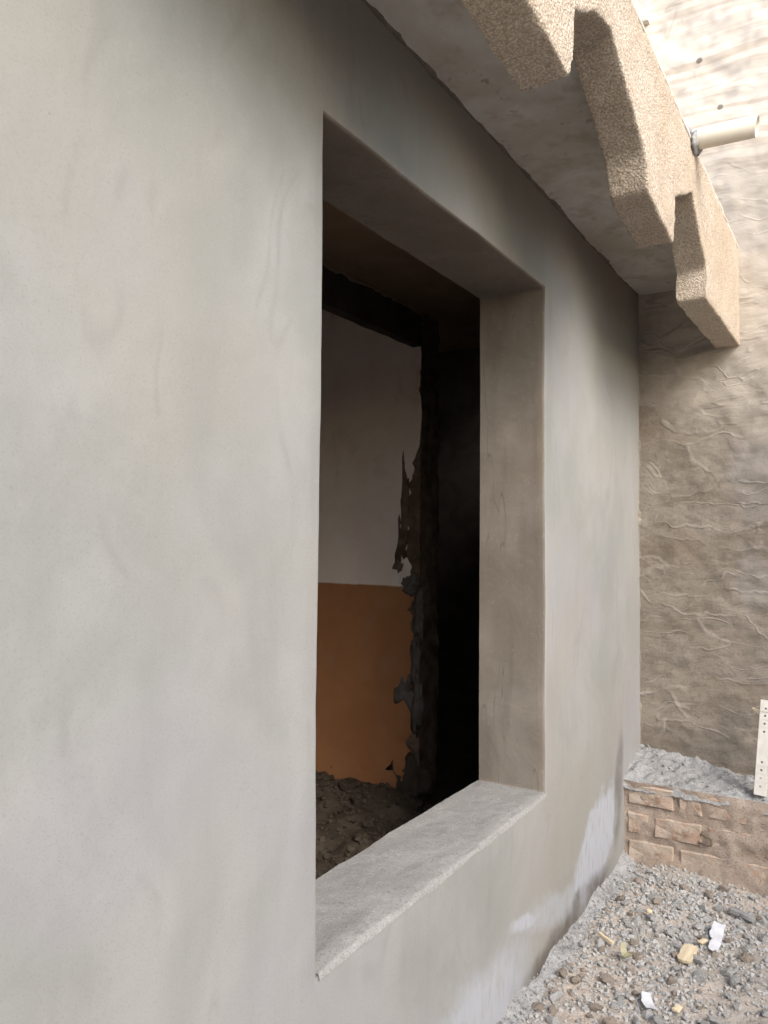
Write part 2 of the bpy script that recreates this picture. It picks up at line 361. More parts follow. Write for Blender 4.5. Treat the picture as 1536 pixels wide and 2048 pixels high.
tag(link('ground', mesh('ground', vs, fs), M_soil, smooth=True), kind='structure')

# ------------------------------------------------------------------ window wall (front plane X = 0)
WY0, WY1, WZ0, WZ1 = 1.347 * S, 2.7237 * S, (.626) * S, (.9343 + 1.554) * S      # opening
THK, RR = .241, .009
Y0, Y1, Z0, Z1 = -2.4, 3.79, -.05, 2.611
ww = empty('window_wall', (0, 2.0, 0))
tag(ww, 'smooth grey cement plastered wall with a tall unframed window opening', 'wall')
def front_x(y, z):
    return .006 * fb(y * 1.1, z * 1.1, 4.0, 3) + .0012 * fb(y * 7, z * 7, 2.0, 2)
def build_wall():
    h = .022
    gy = frange(Y0, WY0 - RR, .05)[:-1] + frange(WY0 - RR, WY1 + RR, h) + frange(WY1 + RR, Y1, h)[1:]
    gz = frange(Z0, WZ0 - RR, h)[:-1] + frange(WZ0 - RR, WZ1 + RR, h) + frange(WZ1 + RR, Z1, h)[1:]
    vs, fs, idx = [], [], {}
    def vid(j, k):
        if (j, k) not in idx: idx[(j, k)] = len(vs); vs.append((front_x(gy[j], gz[k]), gy[j], gz[k]))
        return idx[(j, k)]
    ja = min(range(len(gy)), key=lambda i: abs(gy[i] - (WY0 - RR))); jb = min(range(len(gy)), key=lambda i: abs(gy[i] - (WY1 + RR)))
    ka = min(range(len(gz)), key=lambda i: abs(gz[i] - (WZ0 - RR))); kb = min(range(len(gz)), key=lambda i: abs(gz[i] - (WZ1 + RR)))
    for j in range(len(gy) - 1):
        for k in range(len(gz) - 1):
            if ja <= j < jb and ka <= k < kb: continue
            fs.append((vid(j, k), vid(j + 1, k), vid(j + 1, k + 1), vid(j, k + 1)))
    nf = len(fs)
    ring = [(j, ka) for j in range(ja, jb)] + [(jb, k) for k in range(ka, kb)] + [(j, kb) for j in range(jb, ja, -1)] + [(ja, k) for k in range(kb, ka, -1)]
    prof = [(RR * (1 - math.sin(a)), -RR * (1 - math.cos(a))) for a in (rad(30), rad(60), rad(90))] + [(0, -t) for t in frange(RR, THK, .02)[1:]]
    prev = [vid(*r) for r in ring]; arr = len(fs)
    for pi, (d, x) in enumerate(prof):
        cur = []
        for j, k in ring:
            y = min(max(gy[j], WY0 - d), WY1 + d); z = min(max(gz[k], WZ0 - d), WZ1 + d)
            cy = y - (WY0 + WY1) / 2; cz = z - (WZ0 + WZ1) / 2
            w = .004 * fb(y * 2.2 + 5, z * 2.2, x * 4, 3) + .0012 * fb(y * 14, z * 14, x * 14, 2)
            if abs(cz) / (WZ1 - WZ0) > abs(cy) / (WY1 - WY0): z += w * (1 if pi > 0 else .5)
            else: y += w * (1 if pi > 0 else .5)
            x0 = front_x(gy[j], gz[k]) if pi < 4 else 0
            cur.append(len(vs)); vs.append((x + x0, y, z))
        n = len(ring)
        for i in range(n): fs.append((prev[i], prev[(i + 1) % n], cur[(i + 1) % n], cur[i]))
        prev = cur
        if pi == 0: arr = len(fs)
    # back face as four slabs round the opening
    dup_ = {i: len(vs) + n_ for n_, i in enumerate(prev)}; vs += [vs[i] for i in prev]; prev = [dup_[i] for i in prev]
    b = len(vs); X = -THK
    for y, z in ((Y0, Z0), (Y1, Z0), (Y1, Z1), (Y0, Z1)): vs.append((X, y, z))
    n = len(ring); c0 = prev[0]; c1 = prev[jb - ja]; c2 = prev[jb - ja + kb - ka]; c3 = prev[2 * (jb - ja) + kb - ka]
    segs = [prev[0:jb - ja + 1], prev[jb - ja:jb - ja + kb - ka + 1], prev[jb - ja + kb - ka:2 * (jb - ja) + kb - ka + 1], prev[2 * (jb - ja) + kb - ka:] + [prev[0]]]
    cor = [b, b + 1, b + 2, b + 3]
    for s in range(4): fs.append(tuple([cor[s], cor[(s + 1) % 4]] + segs[s][::-1]))
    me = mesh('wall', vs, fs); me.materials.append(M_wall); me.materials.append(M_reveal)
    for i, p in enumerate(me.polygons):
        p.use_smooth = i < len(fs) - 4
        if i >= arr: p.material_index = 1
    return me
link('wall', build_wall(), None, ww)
# mortar bed on the sill: gritty, thin at the front edge, ragged
def sheet(name, us, vs_, fn, mat, parent=None, smooth=True):
    nu = len(us); P = [fn(u, v) for v in vs_ for u in us]
    F = [(j * nu + i, j * nu + i + 1, (j + 1) * nu + i + 1, (j + 1) * nu + i) for j in range(len(vs_) - 1) for i in range(nu - 1)]
    return link(name, mesh(name, P, F), mat, parent, smooth)
def sill_fn(u, v):                                        # u along y, v: 0 front underside .. 1 back
    y = WY0 + .0005 + u * (WY1 - WY0 - .001)
    edge = .004 * fb(y * 5, 1, 0, 3)
    if v < .06:
        q = v / .06; return (.0015 + edge * .5 - .006 * q * q + front_x(y, WZ0) + .003 * (1 - q), y, WZ0 - .012 + .006 * fb(y * 9, 2, 2, 2) + (1 - (1 - q) ** 2) * .016)
    x = -.004 + edge * .5 + front_x(y, WZ0) - (v - .06) / .94 * (THK + .004)
    return (x, y, WZ0 + .006 + .0045 * fb(x * 9, y * 6, 1, 3) + .0015 * fb(x * 40, y * 40, 4, 2) - .003 * max(0, 1 - (v - .06) / .08))
link_s = sheet('window_sill', frange(0, 1, 1 / 110), [0, .03, .06, .07, .09] + frange(.12, 1, .04), sill_fn, M_sill, ww)
link_s['label'] = 'pale gritty mortar sill with a ragged front edge'

# ------------------------------------------------------------------ overhang: slab, notched fascia
K = 1.06
def P2(y, z): return (y * K * S, (z * K + 1.554) * S)
XO, XI = (1 - .483 * K) * S, (1 - .590 * K) * S
TOP = (1.355 * K + 1.554) * S
OY = .40
oh = empty('roof_overhang', (0, 2.0, Z1))
tag(oh, 'concrete roof overhang with a gritty notched fascia hanging below its edge', 'overhang')
def soff_fn(u, v):
    x = -.02 + u * (XI + .05); y = OY + v * (3.80 - OY)
    return (x, y, Z1 + .006 * fb(x * 4, y * 2.4, 2, 3) + .002 * fb(x * 22, y * 22, 5, 2))
sheet('soffit', frange(0, 1, 1 / 18), frange(0, 1, 1 / 140), soff_fn, M_soffit, oh)
box('slab', (0.0, OY, Z1 + .02), (XI + .02, 3.80, TOP - .004), M_soffit, oh)
# fascia outline (y, z): teeth and pointed notches, measured on the outer face
prof = [(OY / S / K, 1.181), (1.100, 1.026), (1.148, .938)]
prof += [(1.464, .910), (1.488, 1.062), (1.640, 1.150), (1.763, 1.181), (2.066, 1.030), (2.114, .936), (2.427, .899),
         (2.452, 1.050), (2.741, 1.179), (3.000, 1.000), (3.004, .884), (3.80 / K / S, .902)]
def fascia():
    bot = [P2(*p) for p in prof]; bot[0] = (OY, bot[0][1]); bot[-1] = (3.795, bot[-1][1])
    # densify the outline
    pts = []
    for a, b in zip(bot[:-1], bot[1:]):
        n = max(1, int(math.hypot(b[0] - a[0], b[1] - a[1]) / .012)) if b[0] > .3 else 3
        for i in range(n): pts.append((a[0] + (b[0] - a[0]) * i / n, a[1] + (b[1] - a[1]) * i / n))
    pts.append(bot[-1])
    # round the outline a little
    for _ in range(1): pts = [pts[0]] + [((a[0] + 2 * b[0] + c[0]) / 4, (a[1] + 2 * b[1] + c[1]) / 4) for a, b, c in zip(pts[:-2], pts[1:-1], pts[2:])] + [pts[-1]]
    nv = 26; r = .007
    vs, fs = [], []
    cols = []
    for y, z in pts:
        col = []
        # inner face top -> inner arris -> underside -> outer arris -> outer face -> top
        path = [(XI, TOP - .01), (XI, z + r * 2), (XI, z + r), (XI + r * .3, z + r * .3), (XI + r, z)]
        path += [(XI + r + (XO - XI - 2 * r) * t, z) for t in frange(0, 1, 1 / 8)[1:]]
        path += [(XO - r * .3, z + r * .3), (XO, z + r)]
        path += [(XO, z + r + (TOP - z - r) * t) for t in frange(0, 1, 1 / nv)[1:]]
        path += [(XO - .008, TOP + .004), (XO - .05, TOP + .004), (XI, TOP + .002)]
        for x, zz in path:
            d = .0036 * fb(x * 14, y * 14, zz * 14, 4) + .0018 * fb(x * 75, y * 75, zz * 75, 2) - .009 * max(0, fb(x * 9 + 4, y * 9, zz * 9, 3) - .35) * (abs(zz - z) < r * 1.5)
            dx = d if x > (XI + XO) / 2 else -d
            dz = -d * 1.2 if abs(zz - z) < r * .5 else 0
            col.append(len(vs)); vs.append((x + dx, y + d * .6, zz + dz))
        cols.append(col)
    for a, b in zip(cols[:-1], cols[1:]):
        n = len(a)
        for i in range(n): fs.append((a[i], b[i], b[(i + 1) % n], a[(i + 1) % n]))
    fs.append(tuple(cols[0])); fs.append(tuple(cols[-1][::-1]))
    return mesh('fascia_panel', vs, fs)
link('fascia_panel', fascia(), M_rough, oh, True)
# pale dripped rim along the top edge
def rim_fn(u, v):
    y = OY + u * (3.78 - OY); a = v * math.pi
    r = .006 + .002 * fb(y * 9, 3, 1, 2)
    return (XO - .004 + r * math.sin(a), y, TOP + .003 - r * math.cos(a))
sheet('top_rim', frange(0, 1, 1 / 200), frange(0, 1, .2), rim_fn, M_pale, oh)
def lump(name, cen, radii, mat, parent, seed, amp=.35, sub=3):
    bm = bmesh.new(); bmesh.ops.create_icosphere(bm, subdivisions=sub, radius=1)
    for v in bm.verts:
        k = 1 + amp * fb(v.co.x * 1.6 + seed, v.co.y * 1.6, v.co.z * 1.6, 3)
        v.co = Vector((v.co.x * radii[0] * k + cen[0], v.co.y * radii[1] * k + cen[1], v.co.z * radii[2] * k + cen[2]))
    return link(name, bm_mesh(name, bm), mat, parent, True)
PZ, PY = TOP + .018, 2.94 * S
lump('mortar_lump', (XO - .04, PY + .02, PZ), (.05, .075, .06), M_mortar, oh, 3.0)
lump('mortar_lump', (XO - .02, PY + .075, PZ + .02), (.03, .05, .035), M_mortar, oh, 8.0)
# ragged dark mortar seam where the wall meets the soffit
def seam_fn(u, v):
    y = OY + u * (3.77 - OY); r = .006 + .007 * max(0, fb(y * 11, 7, 2, 3)) + .010 * max(0, fb(y * 3.1, 2, 9, 2))
    a = v * math.pi / 2
    return (front_x(y, Z1) - .004 + r * (1 - math.sin(a)) * 1.6 + .004, y, Z1 + .002 - r * (1 - math.cos(a)) * 1.3)
sheet('seam_mortar', frange(0, 1, 1 / 420), frange(0, 1, .25), seam_fn, mat_simple('dark_seam_mortar', (.13, .11, .09), (.19, .16, .13), 20), oh)

# ------------------------------------------------------------------ side wall closing the lane
FY = 3.79
sw = empty('side_wall', (1.5, FY, 0))
tag(sw, 'rough trowelled brown plaster wall closing the lane, paler towards its top', 'wall')
def side_fn(u, v):
    x, z = u, v
    d = .012 * fb(x * 2.4, z * 2.4, 1, 3) + .008 * fb(x * 6 + z * 4, z * 14 - x * 5, 6, 4) + .004 * fb(x * 16 - z * 6, z * 22, 3, 3) + .0015 * fb(x * 30, z * 30, 8, 2)
    d *= min(1, max(.15, (x + .0) / .1))
    return (x, FY - d, z)
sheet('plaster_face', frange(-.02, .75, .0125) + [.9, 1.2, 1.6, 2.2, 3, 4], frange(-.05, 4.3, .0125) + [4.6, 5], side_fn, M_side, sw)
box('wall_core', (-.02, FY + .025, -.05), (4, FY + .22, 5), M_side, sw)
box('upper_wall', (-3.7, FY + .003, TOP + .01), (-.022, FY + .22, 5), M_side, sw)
pad = box('plaster_pad', (-.4, FY - .035, 3.935), (.063, FY + .02, 4.9), M_pale, sw, .06, .006, 8, .008)
# rough mortar filling the inner corner
def cor_fn(u, v):
    z = .35 + u * 2.25; a = v * math.pi / 2; r = .016 + .02 * max(0, fb(z * 12, 3, 5, 3)) + .008 * fb(z * 40, 1, 1, 2)
    return (-.004 + r * (1 - math.sin(a)), FY + .004 - r * (1 - math.cos(a)) * 1.2, z)
sheet('corner_mortar', frange(0, 1, 1 / 260), frange(0, 1, .25), cor_fn, M_side, sw)

# ------------------------------------------------------------------ brick plinth at its foot
PYF = 3.80 * S; PT = .368
pl = empty('brick_plinth', (.6, PYF, 0))
tag(pl, 'low worn brick plinth with crumbly grey mortar on top at the wall foot', 'plinth')
def pf_fn(u, v):
    x = u; smear = min(1, max(0, (x - .30 - .12 * fb(v * 9, 2, 4, 2)) / .25)) * (.30 + .70 * min(1, max(0, (x - .62) / .2)))
    d = .005 + .013 * fb(x * 8, v * 9, 3, 3) + .005 * fb(x * 22, v * 22, 5, 2) + .003 * fb(x * 28, v * 28, 1, 2) - smear * (.022 + .010 * fb(x * 4, v * 5, 9, 3))
    foot = max(0, .09 - v) / .09
    return (x, PYF + d - foot * .05 * (.6 + fb(x * 5, 1, 1, 2)), v)
sheet('bedding_mortar', frange(-.01, 1.0, .0125) + [1.3, 2, 3, 4], frange(-.06, PT, .0125), pf_fn, M_bed, pl)
def worn_brick(w, h, d, seed):
    bm = bmesh.new(); bmesh.ops.create_cube(bm, size=1)
    for v in bm.verts: v.co = Vector((v.co.x * w, v.co.y * d, v.co.z * h))
    bmesh.ops.bevel(bm, geom=list(bm.edges), offset=.005, segments=1, affect='EDGES')
    bmesh.ops.subdivide_edges(bm, edges=[e for e in bm.edges if e.calc_length() > .03], cuts=2, use_grid_fill=True)
    bm.normal_update()
    for v in bm.verts: v.co += v.normal * .007 * fb(v.co.x * 22 + seed, v.co.y * 14, v.co.z * 14 + seed, 3)
    return bm_mesh('brick', bm)
bm_vars = [worn_brick(.190, .086, .10, s * 3.7) for s in range(3)] + [worn_brick(.09, .086, .10, 20 + s) for s in range(2)]
rows = [(.075, .0), (.190, .0), (.312, .0)]
for ri, (z, x0) in enumerate(rows):
    x = .012
    seq = [(3, .10), (0, .205), (1, .205), (2, .205), (0, .205)] if ri % 2 else [(0, .205), (1, .205), (2, .205), (0, .205)]
    if ri == 2: seq = [(1, .205), (4, .10), (2, .205), (0, .205), (1, .205)]
    for mi, w in seq:
        o = link('brick', bm_vars[mi], M_brick, pl)
        sink = .0 if x < .25 else .002
        o.location = (x + w / 2, PYF + .048 + sink + random.uniform(-.004, .004), z + random.uniform(-.004, .004))
        o.matrix_parent_inverse = Matrix.Translation(-pl.location)
        o.rotation_euler = (random.uniform(-.02, .02), random.uniform(-.018, .018), random.uniform(-.012, .012))
        x += w + .012
def cap_fn(u, v):                                          # sloping crumbly mortar on top of the plinth
    x = u; zb = .47 - .16 * x if x < .5 else .39
    y = PYF - .004 + .008 * fb(x * 9, 5, 1, 3) + v * (FY - PYF + .02)
    z = PT - .004 + (zb - PT) * v ** .8 + .014 * fb(x * 13, y * 13, 3, 3) + .010 * fb(x * 42, y * 42, 3, 3) * min(1, .15 + v * 6)
    if v < .05: z -= .03 * (1 - v / .05)
    return (x, y, z)
sheet('mortar_cap', frange(-.01, .9, .008) + [1.2, 2, 3, 4], [0, .02, .05] + frange(.08, 1, .03), cap_fn, M_mortar, pl)
cr = small_stones('cap_crumbs', 420, (.0, .62, PYF + .005, FY - .01), lambda x, y: cap_fn(x, (y - PYF) / (FY - PYF))[2] - .002, .002, .010, M_mortar, 31)
cr.parent = pl; cr.matrix_parent_inverse = Matrix.Translation(-pl.location)
# bent wire stub stuck in the plinth face
def tube(name, pts, r, mat, parent=None, n=8):
    cu = bpy.data.curves.new(name, 'CURVE'); cu.dimensions = '3D'; cu.bevel_depth = r; cu.bevel_resolution = 2
    sp = cu.splines.new('POLY'); sp.points.add(len(pts) - 1)
    for p, q in zip(sp.points, pts): p.co = (*q, 1)
    o = bpy.data.objects.new(name, cu); COL.objects.link(o); dg = bpy.context.evaluated_depsgraph_get()
    me = bpy.data.meshes.new_from_object(o.evaluated_get(dg)); bpy.data.objects.remove(o)
    return link(name, me, mat, parent, True)
wy = PYF - .012
wire = tube('bent_wire', [(.300, wy + .03, .165), (.315, wy, .163), (.345, wy - .004, .158), (.362, wy - .004, .160), (.362, wy - .004, .188), (.338, wy - .002, .194), (.325, wy + .002, .197), (.322, wy + .02, .205)], .004, M_wire)
tag(wire, 'small dark bent wire loop stuck in the brick plinth face', 'wire')

# ------------------------------------------------------------------ drain pipe
pipe = empty('drain_pipe', (XO - .06, PY, PZ))
tag(pipe, 'short cream plastic drain pipe poking out over the fascia edge', 'pipe')
bm = bmesh.new(); N = 28; ring = []
for (x, r) in ((XO - .09, .034), (XO + .02, .034), (XO + .192, .034), (XO + .1925, .0335), (XO + .1925, .0305), (XO + .02, .030), (XO - .09, .030)):
    ring.append([bm.verts.new((x + .006 * math.sin(2 * math.pi * i / N) * (x > XO + .1), PY + r * math.cos(2 * math.pi * i / N), PZ - (x - XO) * .03 + r * math.sin(2 * math.pi * i / N))) for i in range(N)])
for a, b in zip(ring[:-1], ring[1:]):
    for i in range(N): bm.faces.new((a[i], a[(i + 1) % N], b[(i + 1) % N], b[i]))
link('pipe_tube', bm_mesh('pipe_tube', bm), M_pvc, pipe, True)
lump('mortar_collar', (XO + .004, PY, PZ - .012), (.016, .05, .042), M_mortar, pipe, 5.5, .4)

# ------------------------------------------------------------------ perforated steel strip leaning on the plinth
st = empty('perforated_strip', (.545, PYF + .04, PT))
tag(st, 'white perforated steel strip standing upright on the plinth against the wall', 'metal strip')
def holed_plate(w, hgt, holes, r):
    bm = bmesh.new(); zs = [0]
    for z in holes: zs += [z - w / 2 * .8, z + w / 2 * .8]
    zs.append(hgt); k = 0
    def quad(a, b): bm.faces.new([bm.verts.new((x, 0, z)) for x, z in ((-w / 2, a), (w / 2, a), (w / 2, b), (-w / 2, b))])
    for i in range(0, len(zs), 2):
        if zs[i + 1] - zs[i] > 1e-4: quad(zs[i], zs[i + 1])
    for z in holes:
        hh = w / 2 * .8; n = 16
        inn = [bm.verts.new((r * math.cos(2 * math.pi * (i + .5) / n), 0, z + r * math.sin(2 * math.pi * (i + .5) / n))) for i in range(n)]
        out = []
        for i in range(n):
            c, s = math.cos(2 * math.pi * (i + .5) / n), math.sin(2 * math.pi * (i + .5) / n); q = max(abs(c), abs(s))
            out.append(bm.verts.new((c / q * w / 2, 0, z + s / q * hh)))
        for i in range(n): bm.faces.new((out[i], out[(i + 1) % n], inn[(i + 1) % n], inn[i]))
        for cx, cz, i in ((1, 1, 1), (-1, 1, 5), (-1, -1, 9), (1, -1, 13)):
            cv = bm.verts.new((cx * w / 2, 0, z + cz * hh)); bm.faces.new((out[i], cv, out[(i + 1) % n]))
    bmesh.ops.remove_doubles(bm, verts=bm.verts, dist=1e-5)
    r_ = bmesh.ops.extrude_face_region(bm, geom=bm.faces[:])
    for v in [g for g in r_['geom'] if isinstance(g, bmesh.types.BMVert)]: v.co.y += .003
    return bm_mesh('plate', bm)
holes = [.035, .068, .100, .132, .255, .288, .320, .350]
for nm, rot, off, hl in (('face_plate', 0, (0, 0, 0), holes), ('side_flange', 90, (.0215, .023, 0), [.05, .12, .19, .26, .33])):
    o = link(nm, holed_plate(.043, .385, hl, .0048), M_steel, st)
    o.matrix_parent_inverse = Matrix.Identity(4)
    o.location = off; o.rotation_euler = (0, 0, rad(rot))
st.rotation_euler = (rad(-14), rad(1.6), rad(-6)); st.location = (.540, PYF + .035, PT + .018)
off = box('wood_offcut', (-.014, -.006, -.03), (.014, .006, .03), M_wood, None, 0, 0, bevel=.002)
off.location = (.528, PYF + .17, PT + .33); off.rotation_euler = (rad(-20), rad(-62), rad(8))
bmv = off.data.vertices
for v in bmv:
    if v.co.z > 0: v.co.x *= .25
tag(off, 'pointed pale wood sliver wedged behind the perforated strip', 'wood sliver')

# ------------------------------------------------------------------ room behind the opening
FZ = .05; PW = 3.52; XB = -1.06
tag(box('room_floor', (-3.7, -2.4, -.1), (-THK - .003, 6.5, FZ), M_earth), kind='structure')
HZ = 3.15
tag(box('room_ceiling', (-3.7, -2.4, HZ + .004), (-1.0, 6.5, HZ + .12), M_ceil), kind='structure')
tag(box('passage_ceiling', (-1.04, -2.4, Z1 + .004), (-.003, 6.5, TOP), M_ceil), kind='structure')
tag(box('room_back_wall', (-3.7, -2.4, FZ + .002), (-3.5, 6.5, HZ), M_room), 'dim plaster wall at the back of the dark room', 'wall')
ew = empty('room_end_wall', (-2, -2.3, FZ)); tag(ew, 'dim end wall of the room hidden behind the grey wall, its opening added to let in fill light', 'wall')
for nm, a, b in (('wall_below', (-3.498, FZ + .002), (-THK - .002, .9)), ('wall_above', (-3.498, 2.1), (-THK - .002, HZ)), ('wall_pier', (-3.498, .902), (-2.7, 2.098)), ('wall_pier', (-1.3, .902), (-THK - .002, 2.098))):
    box(nm, (a[0], -2.4, a[1]), (b[0], -2.2, b[1]), M_room, ew)  # gap between the pieces is an unseen opening added for fill light
tag(box('dark_passage_wall', (-3.498, 6.3, FZ + .002), (0, 6.5, HZ), M_dark), 'bare dark wall at the end of the dark passage', 'wall')
tag(box('passage_side_wall', (-THK, FY + .002, FZ + .002), (-.003, 6.298, Z1), M_dark), 'bare dark side wall of the dark passage beyond the doorway', 'wall')
beam = box('ceiling_beam', (-1.10, -2.19, 2.435), (-1.043, PW - .002, HZ + .003), M_beam, None, .08, .006, 9, .006)
tag(beam, 'dark concrete beam under the ceiling of the room', 'beam')
def drip_fn(u, v):                                         # ragged edge of brown ceiling plaster over the beam
    y = .8 + u * 2.7; dep = .016 + .03 * abs(fb(y * 5, 2, 3, 4)) + .035 * max(0, fb(y * 2.2, 6, 1, 2)) + .012 * fb(y * 24, 1, 2, 2)
    dep = max(.004, dep) * (1 - .3 * u)
    return (-1.035 + (.004 if v < 1 else -.012), y, Z1 + .004 - dep * v)
dr = sheet('ceiling_plaster_edge', frange(0, 1, 1 / 300), frange(0, 1, .25), drip_fn, M_ceil, beam)
dr.matrix_parent_inverse = Matrix.Identity(4)
pt = empty('partition_wall', (-2, PW, FZ))
tag(pt, 'interior wall painted white above orange, its broken edge beside a dark doorway', 'wall')
box('brick_core', (-3.498, PW + .016, FZ + .002), (XB, PW + .22, HZ - .002), M_core, pt, .05, .014, 11)
# paint skin with a ragged right edge
def rag(z):
    e = XB + .004 + .010 * fb(z * 6, 4, 2, 3)
    if z < 1.92:
        k = min(1, (1.92 - z) / .1)
        e -= k * (.035 + .06 * abs(fb(z * 3.3, 1.2, 5, 4)) + .05 * math.exp(-((z - 1.42) / .16) ** 2) + .03 * fb(z * 16, 2, 7, 2))
    return e
zs_ = frange(FZ, HZ - .004, .012)
us_ = [0, .5, .8, .9, .95, .98, 1]
skin = sheet('painted_plaster', us_, zs_, lambda u, z: (-3.49 + u * (rag(z) + 3.49), PW + .003 * fb(u * 30, z * 3, 1, 2) + (.012 if u == 1 else 0), z), M_paint, pt)
under = sheet('undercoat_plaster', us_, zs_, lambda u, z: (-3.49 + u * (min(XB + .004, rag(z) + .012 + .03 * max(0, fb(z * 7, 3, 3, 3) + .3)) + 3.49), PW + .009 + .002 * fb(u * 30, z * 9, 6, 2) + (.012 if u == 1 else 0), z), M_core, pt)
skin['label'] = 'white paint over orange dado, ragged right edge'
for (cx, cz, rx, rz, sd, mt) in ((XB + .0, 1.02, .030, .11, 1, M_patch), (XB - .02, .80, .024, .10, 4, M_patch), (XB - .085, .62, .055, .075, 2, M_patch), (XB - .005, .55, .03, .14, 7, M_patch),
                                 (XB - .06, 1.19, .05, .045, 6, M_patch), (XB - .09, 1.62, .022, .20, 9, M_dark), (XB - .115, 1.40, .020, .13, 12, M_dark), (XB - .06, .16, .10, .12, 3, M_earth), (XB - .12, 1.28, .03, .04, 14, M_dark)):
    lump('broken_plaster', (cx, PW + .006, cz), (rx, .010, rz), M_core if mt is M_dark else mt, pt, sd * 3.3, .9)

# ------------------------------------------------------------------ rubble
def clod_mesh(seed):
    me = rock(seed, 22, .75); bm = bmesh.new(); bm.from_mesh(me); bpy.data.meshes.remove(me)
    bmesh.ops.subdivide_edges(bm, edges=bm.edges, cuts=1); bmesh.ops.triangulate(bm, faces=bm.faces); bm.normal_update()
    for v in bm.verts: v.co *= 1 + .22 * fb(v.co.x * 2 + seed, v.co.y * 2, v.co.z * 2, 3)
    return bm_mesh('clod', bm)
VAR = [clod_mesh(i) for i in range(12)]
def density(x, y):
    d = .25 + .9 * math.exp(-((x - .30) / .22) ** 2 - ((y - 3.12) / .34) ** 2) + .5 * math.exp(-((x - .34) / .16) ** 2 - ((y - 2.62) / .22) ** 2)
    return d * (.6 + .8 * max(0, .5 + fb(x * 4, y * 4, 9, 2)))
o = small_stones('gravel', 8000, (.02, 1.0, 1.8, 3.5), ground_z,   .003, .013, M_clod, 3, density); o['label'] = 'fine grey mortar crumbs scattered over the soil'
o = small_stones('soil_crumbs', 6000, (.02, 1.8, 1.0, 3.5), ground_z, .002, .009, M_clodb, 5); o['label'] = 'brown crumbs of earth scattered over the ground'
rr = random.Random(21); placed = []
tries = 0
while len(placed) < 280 and tries < 9000:
    tries += 1
    x = rr.uniform(.05, .72); y = rr.uniform(2.15, 3.44)
    if rr.random() > density(x, y) * 1.1: continue
    s = .009 + .019 * rr.random() ** 1.6
    if any((x - a) ** 2 + (y - b) ** 2 < ((s + c) * .85) ** 2 for a, b, c in placed): continue
    placed.append((x, y, s)); i = len(placed)
    earthy = rr.random() < .28
    o = bpy.data.objects.new('mortar_clod', VAR[i % 12] if not earthy else VAR[(i * 5) % 12]); COL.objects.link(o)
    if not o.data.materials: o.data.materials.append(M_clod)
    o.material_slots[0].link = 'OBJECT'; o.material_slots[0].material = M_clodb if earthy else M_clod
    o.location = (x, y, ground_z(x, y) + s * .38); o.scale = (s * rr.uniform(.85, 1.25), s * rr.uniform(.8, 1.1), s * rr.uniform(.7, 1))
    o.rotation_euler = (rr.uniform(-.5, .5), rr.uniform(-.5, .5), rr.uniform(0, 6.3))
    size = 'large' if s > .021 else 'middling' if s > .014 else 'small'
    kind_ = 'brown earth' if earthy else 'grey mortar'
    place = 'at the foot of the brick plinth' if y > 3.12 else 'beside the pale droppings along the grey wall' if x < .22 else 'near the wood chips and white scraps' if y > 2.72 else 'in the foreground at the bottom right'
    tag(o, f'{size} lump of {kind_} {place}', 'clod', f'{size} {kind_} clods {place}')
# mortar droppings along the foot of the window wall
def fillet_fn(u, v):
    y = 1.5 + u * 2.0; w = .055 + .03 * fb(y * 4, 3, 1, 3) + .035 * max(0, (y - 2.9)); h = .040 + .02 * fb(y * 6, 8, 1, 3) + .03 * max(0, y - 3.0)
    x = -.01 + v * (w + .02); p = max(0, 1 - v) ** 1.3
    return (x, y, ground_z(max(x, 0), y) - .006 + h * p + (.007 * fb(x * 30, y * 30, 2, 3) + .004 * fb(x * 90, y * 90, 2, 2)) * (1 - v * .5))
tag(sheet('mortar_droppings', frange(0, 1, 1 / 260), frange(0, 1, 1 / 14), fillet_fn, M_mortar), 'pale crumbly mortar droppings along the foot of the grey wall', 'mortar', kind='stuff')
small = small_stones('mortar_crumbs', 1500, (.0, .10, 1.6, 3.5), lambda x, y: ground_z(max(x, 0), y) + max(0, .03 - x * .4), .002, .007, M_mortar, 8)
small['label'] = 'pale mortar crumbs along the foot of the grey wall'
# chips of wood and white scraps
def chip(name, w, l, t, mat, loc, rot, label, cat, seed, taper=.7, curl=0):
    bm = bmesh.new(); r = random.Random(seed); n = 6; rows = []
    for i in range(n + 1):
        q = i / n; ww_ = w * (1 - (1 - taper) * q) * r.uniform(.9, 1.1); y = (q - .5) * l; z = curl * (q - .5) ** 2
        sh = r.uniform(-.06, .06) * w + (.1 * w if i in (0, n) else 0)
        rows.append([bm.verts.new((-ww_ / 2 + sh, y + r.uniform(-.04, .04) * l, z)), bm.verts.new((0, y + (r.uniform(-.08, .08) * l if i in (0, n) else 0), z + t * .15)), bm.verts.new((ww_ / 2 + sh, y + r.uniform(-.04, .04) * l, z))])
    for a, b in zip(rows[:-1], rows[1:]):
        for k in range(2): bm.faces.new((a[k], a[k + 1], b[k + 1], b[k]))
    e = bmesh.ops.extrude_face_region(bm, geom=bm.faces[:])
    for v in [g for g in e['geom'] if isinstance(g, bmesh.types.BMVert)]: v.co.z += t
    o = link(name, bm_mesh(name, bm), mat); o.location = (loc[0], loc[1], ground_z(*loc) + .016); o.rotation_euler = rot
    return tag(o, label, cat)
chip('wood_chip', .050, .085, .010, M_wood, (.39, 2.815), (rad(12), rad(-6), rad(-8)), 'largest pale wood chip, broad and flat, on the rubble', 'wood chip', 1, .9)
chip('wood_chip', .017, .065, .008, M_wood, (.125, 2.775), (rad(5), rad(8), rad(62)), 'narrow pale wood chip closest to the grey wall', 'wood chip', 2, .6)
chip('wood_chip', .018, .030, .006, M_wood, (.42, 2.93), (rad(8), rad(4), rad(-30)), 'small wood chip beside the bigger white scrap', 'wood chip', 3, .8)
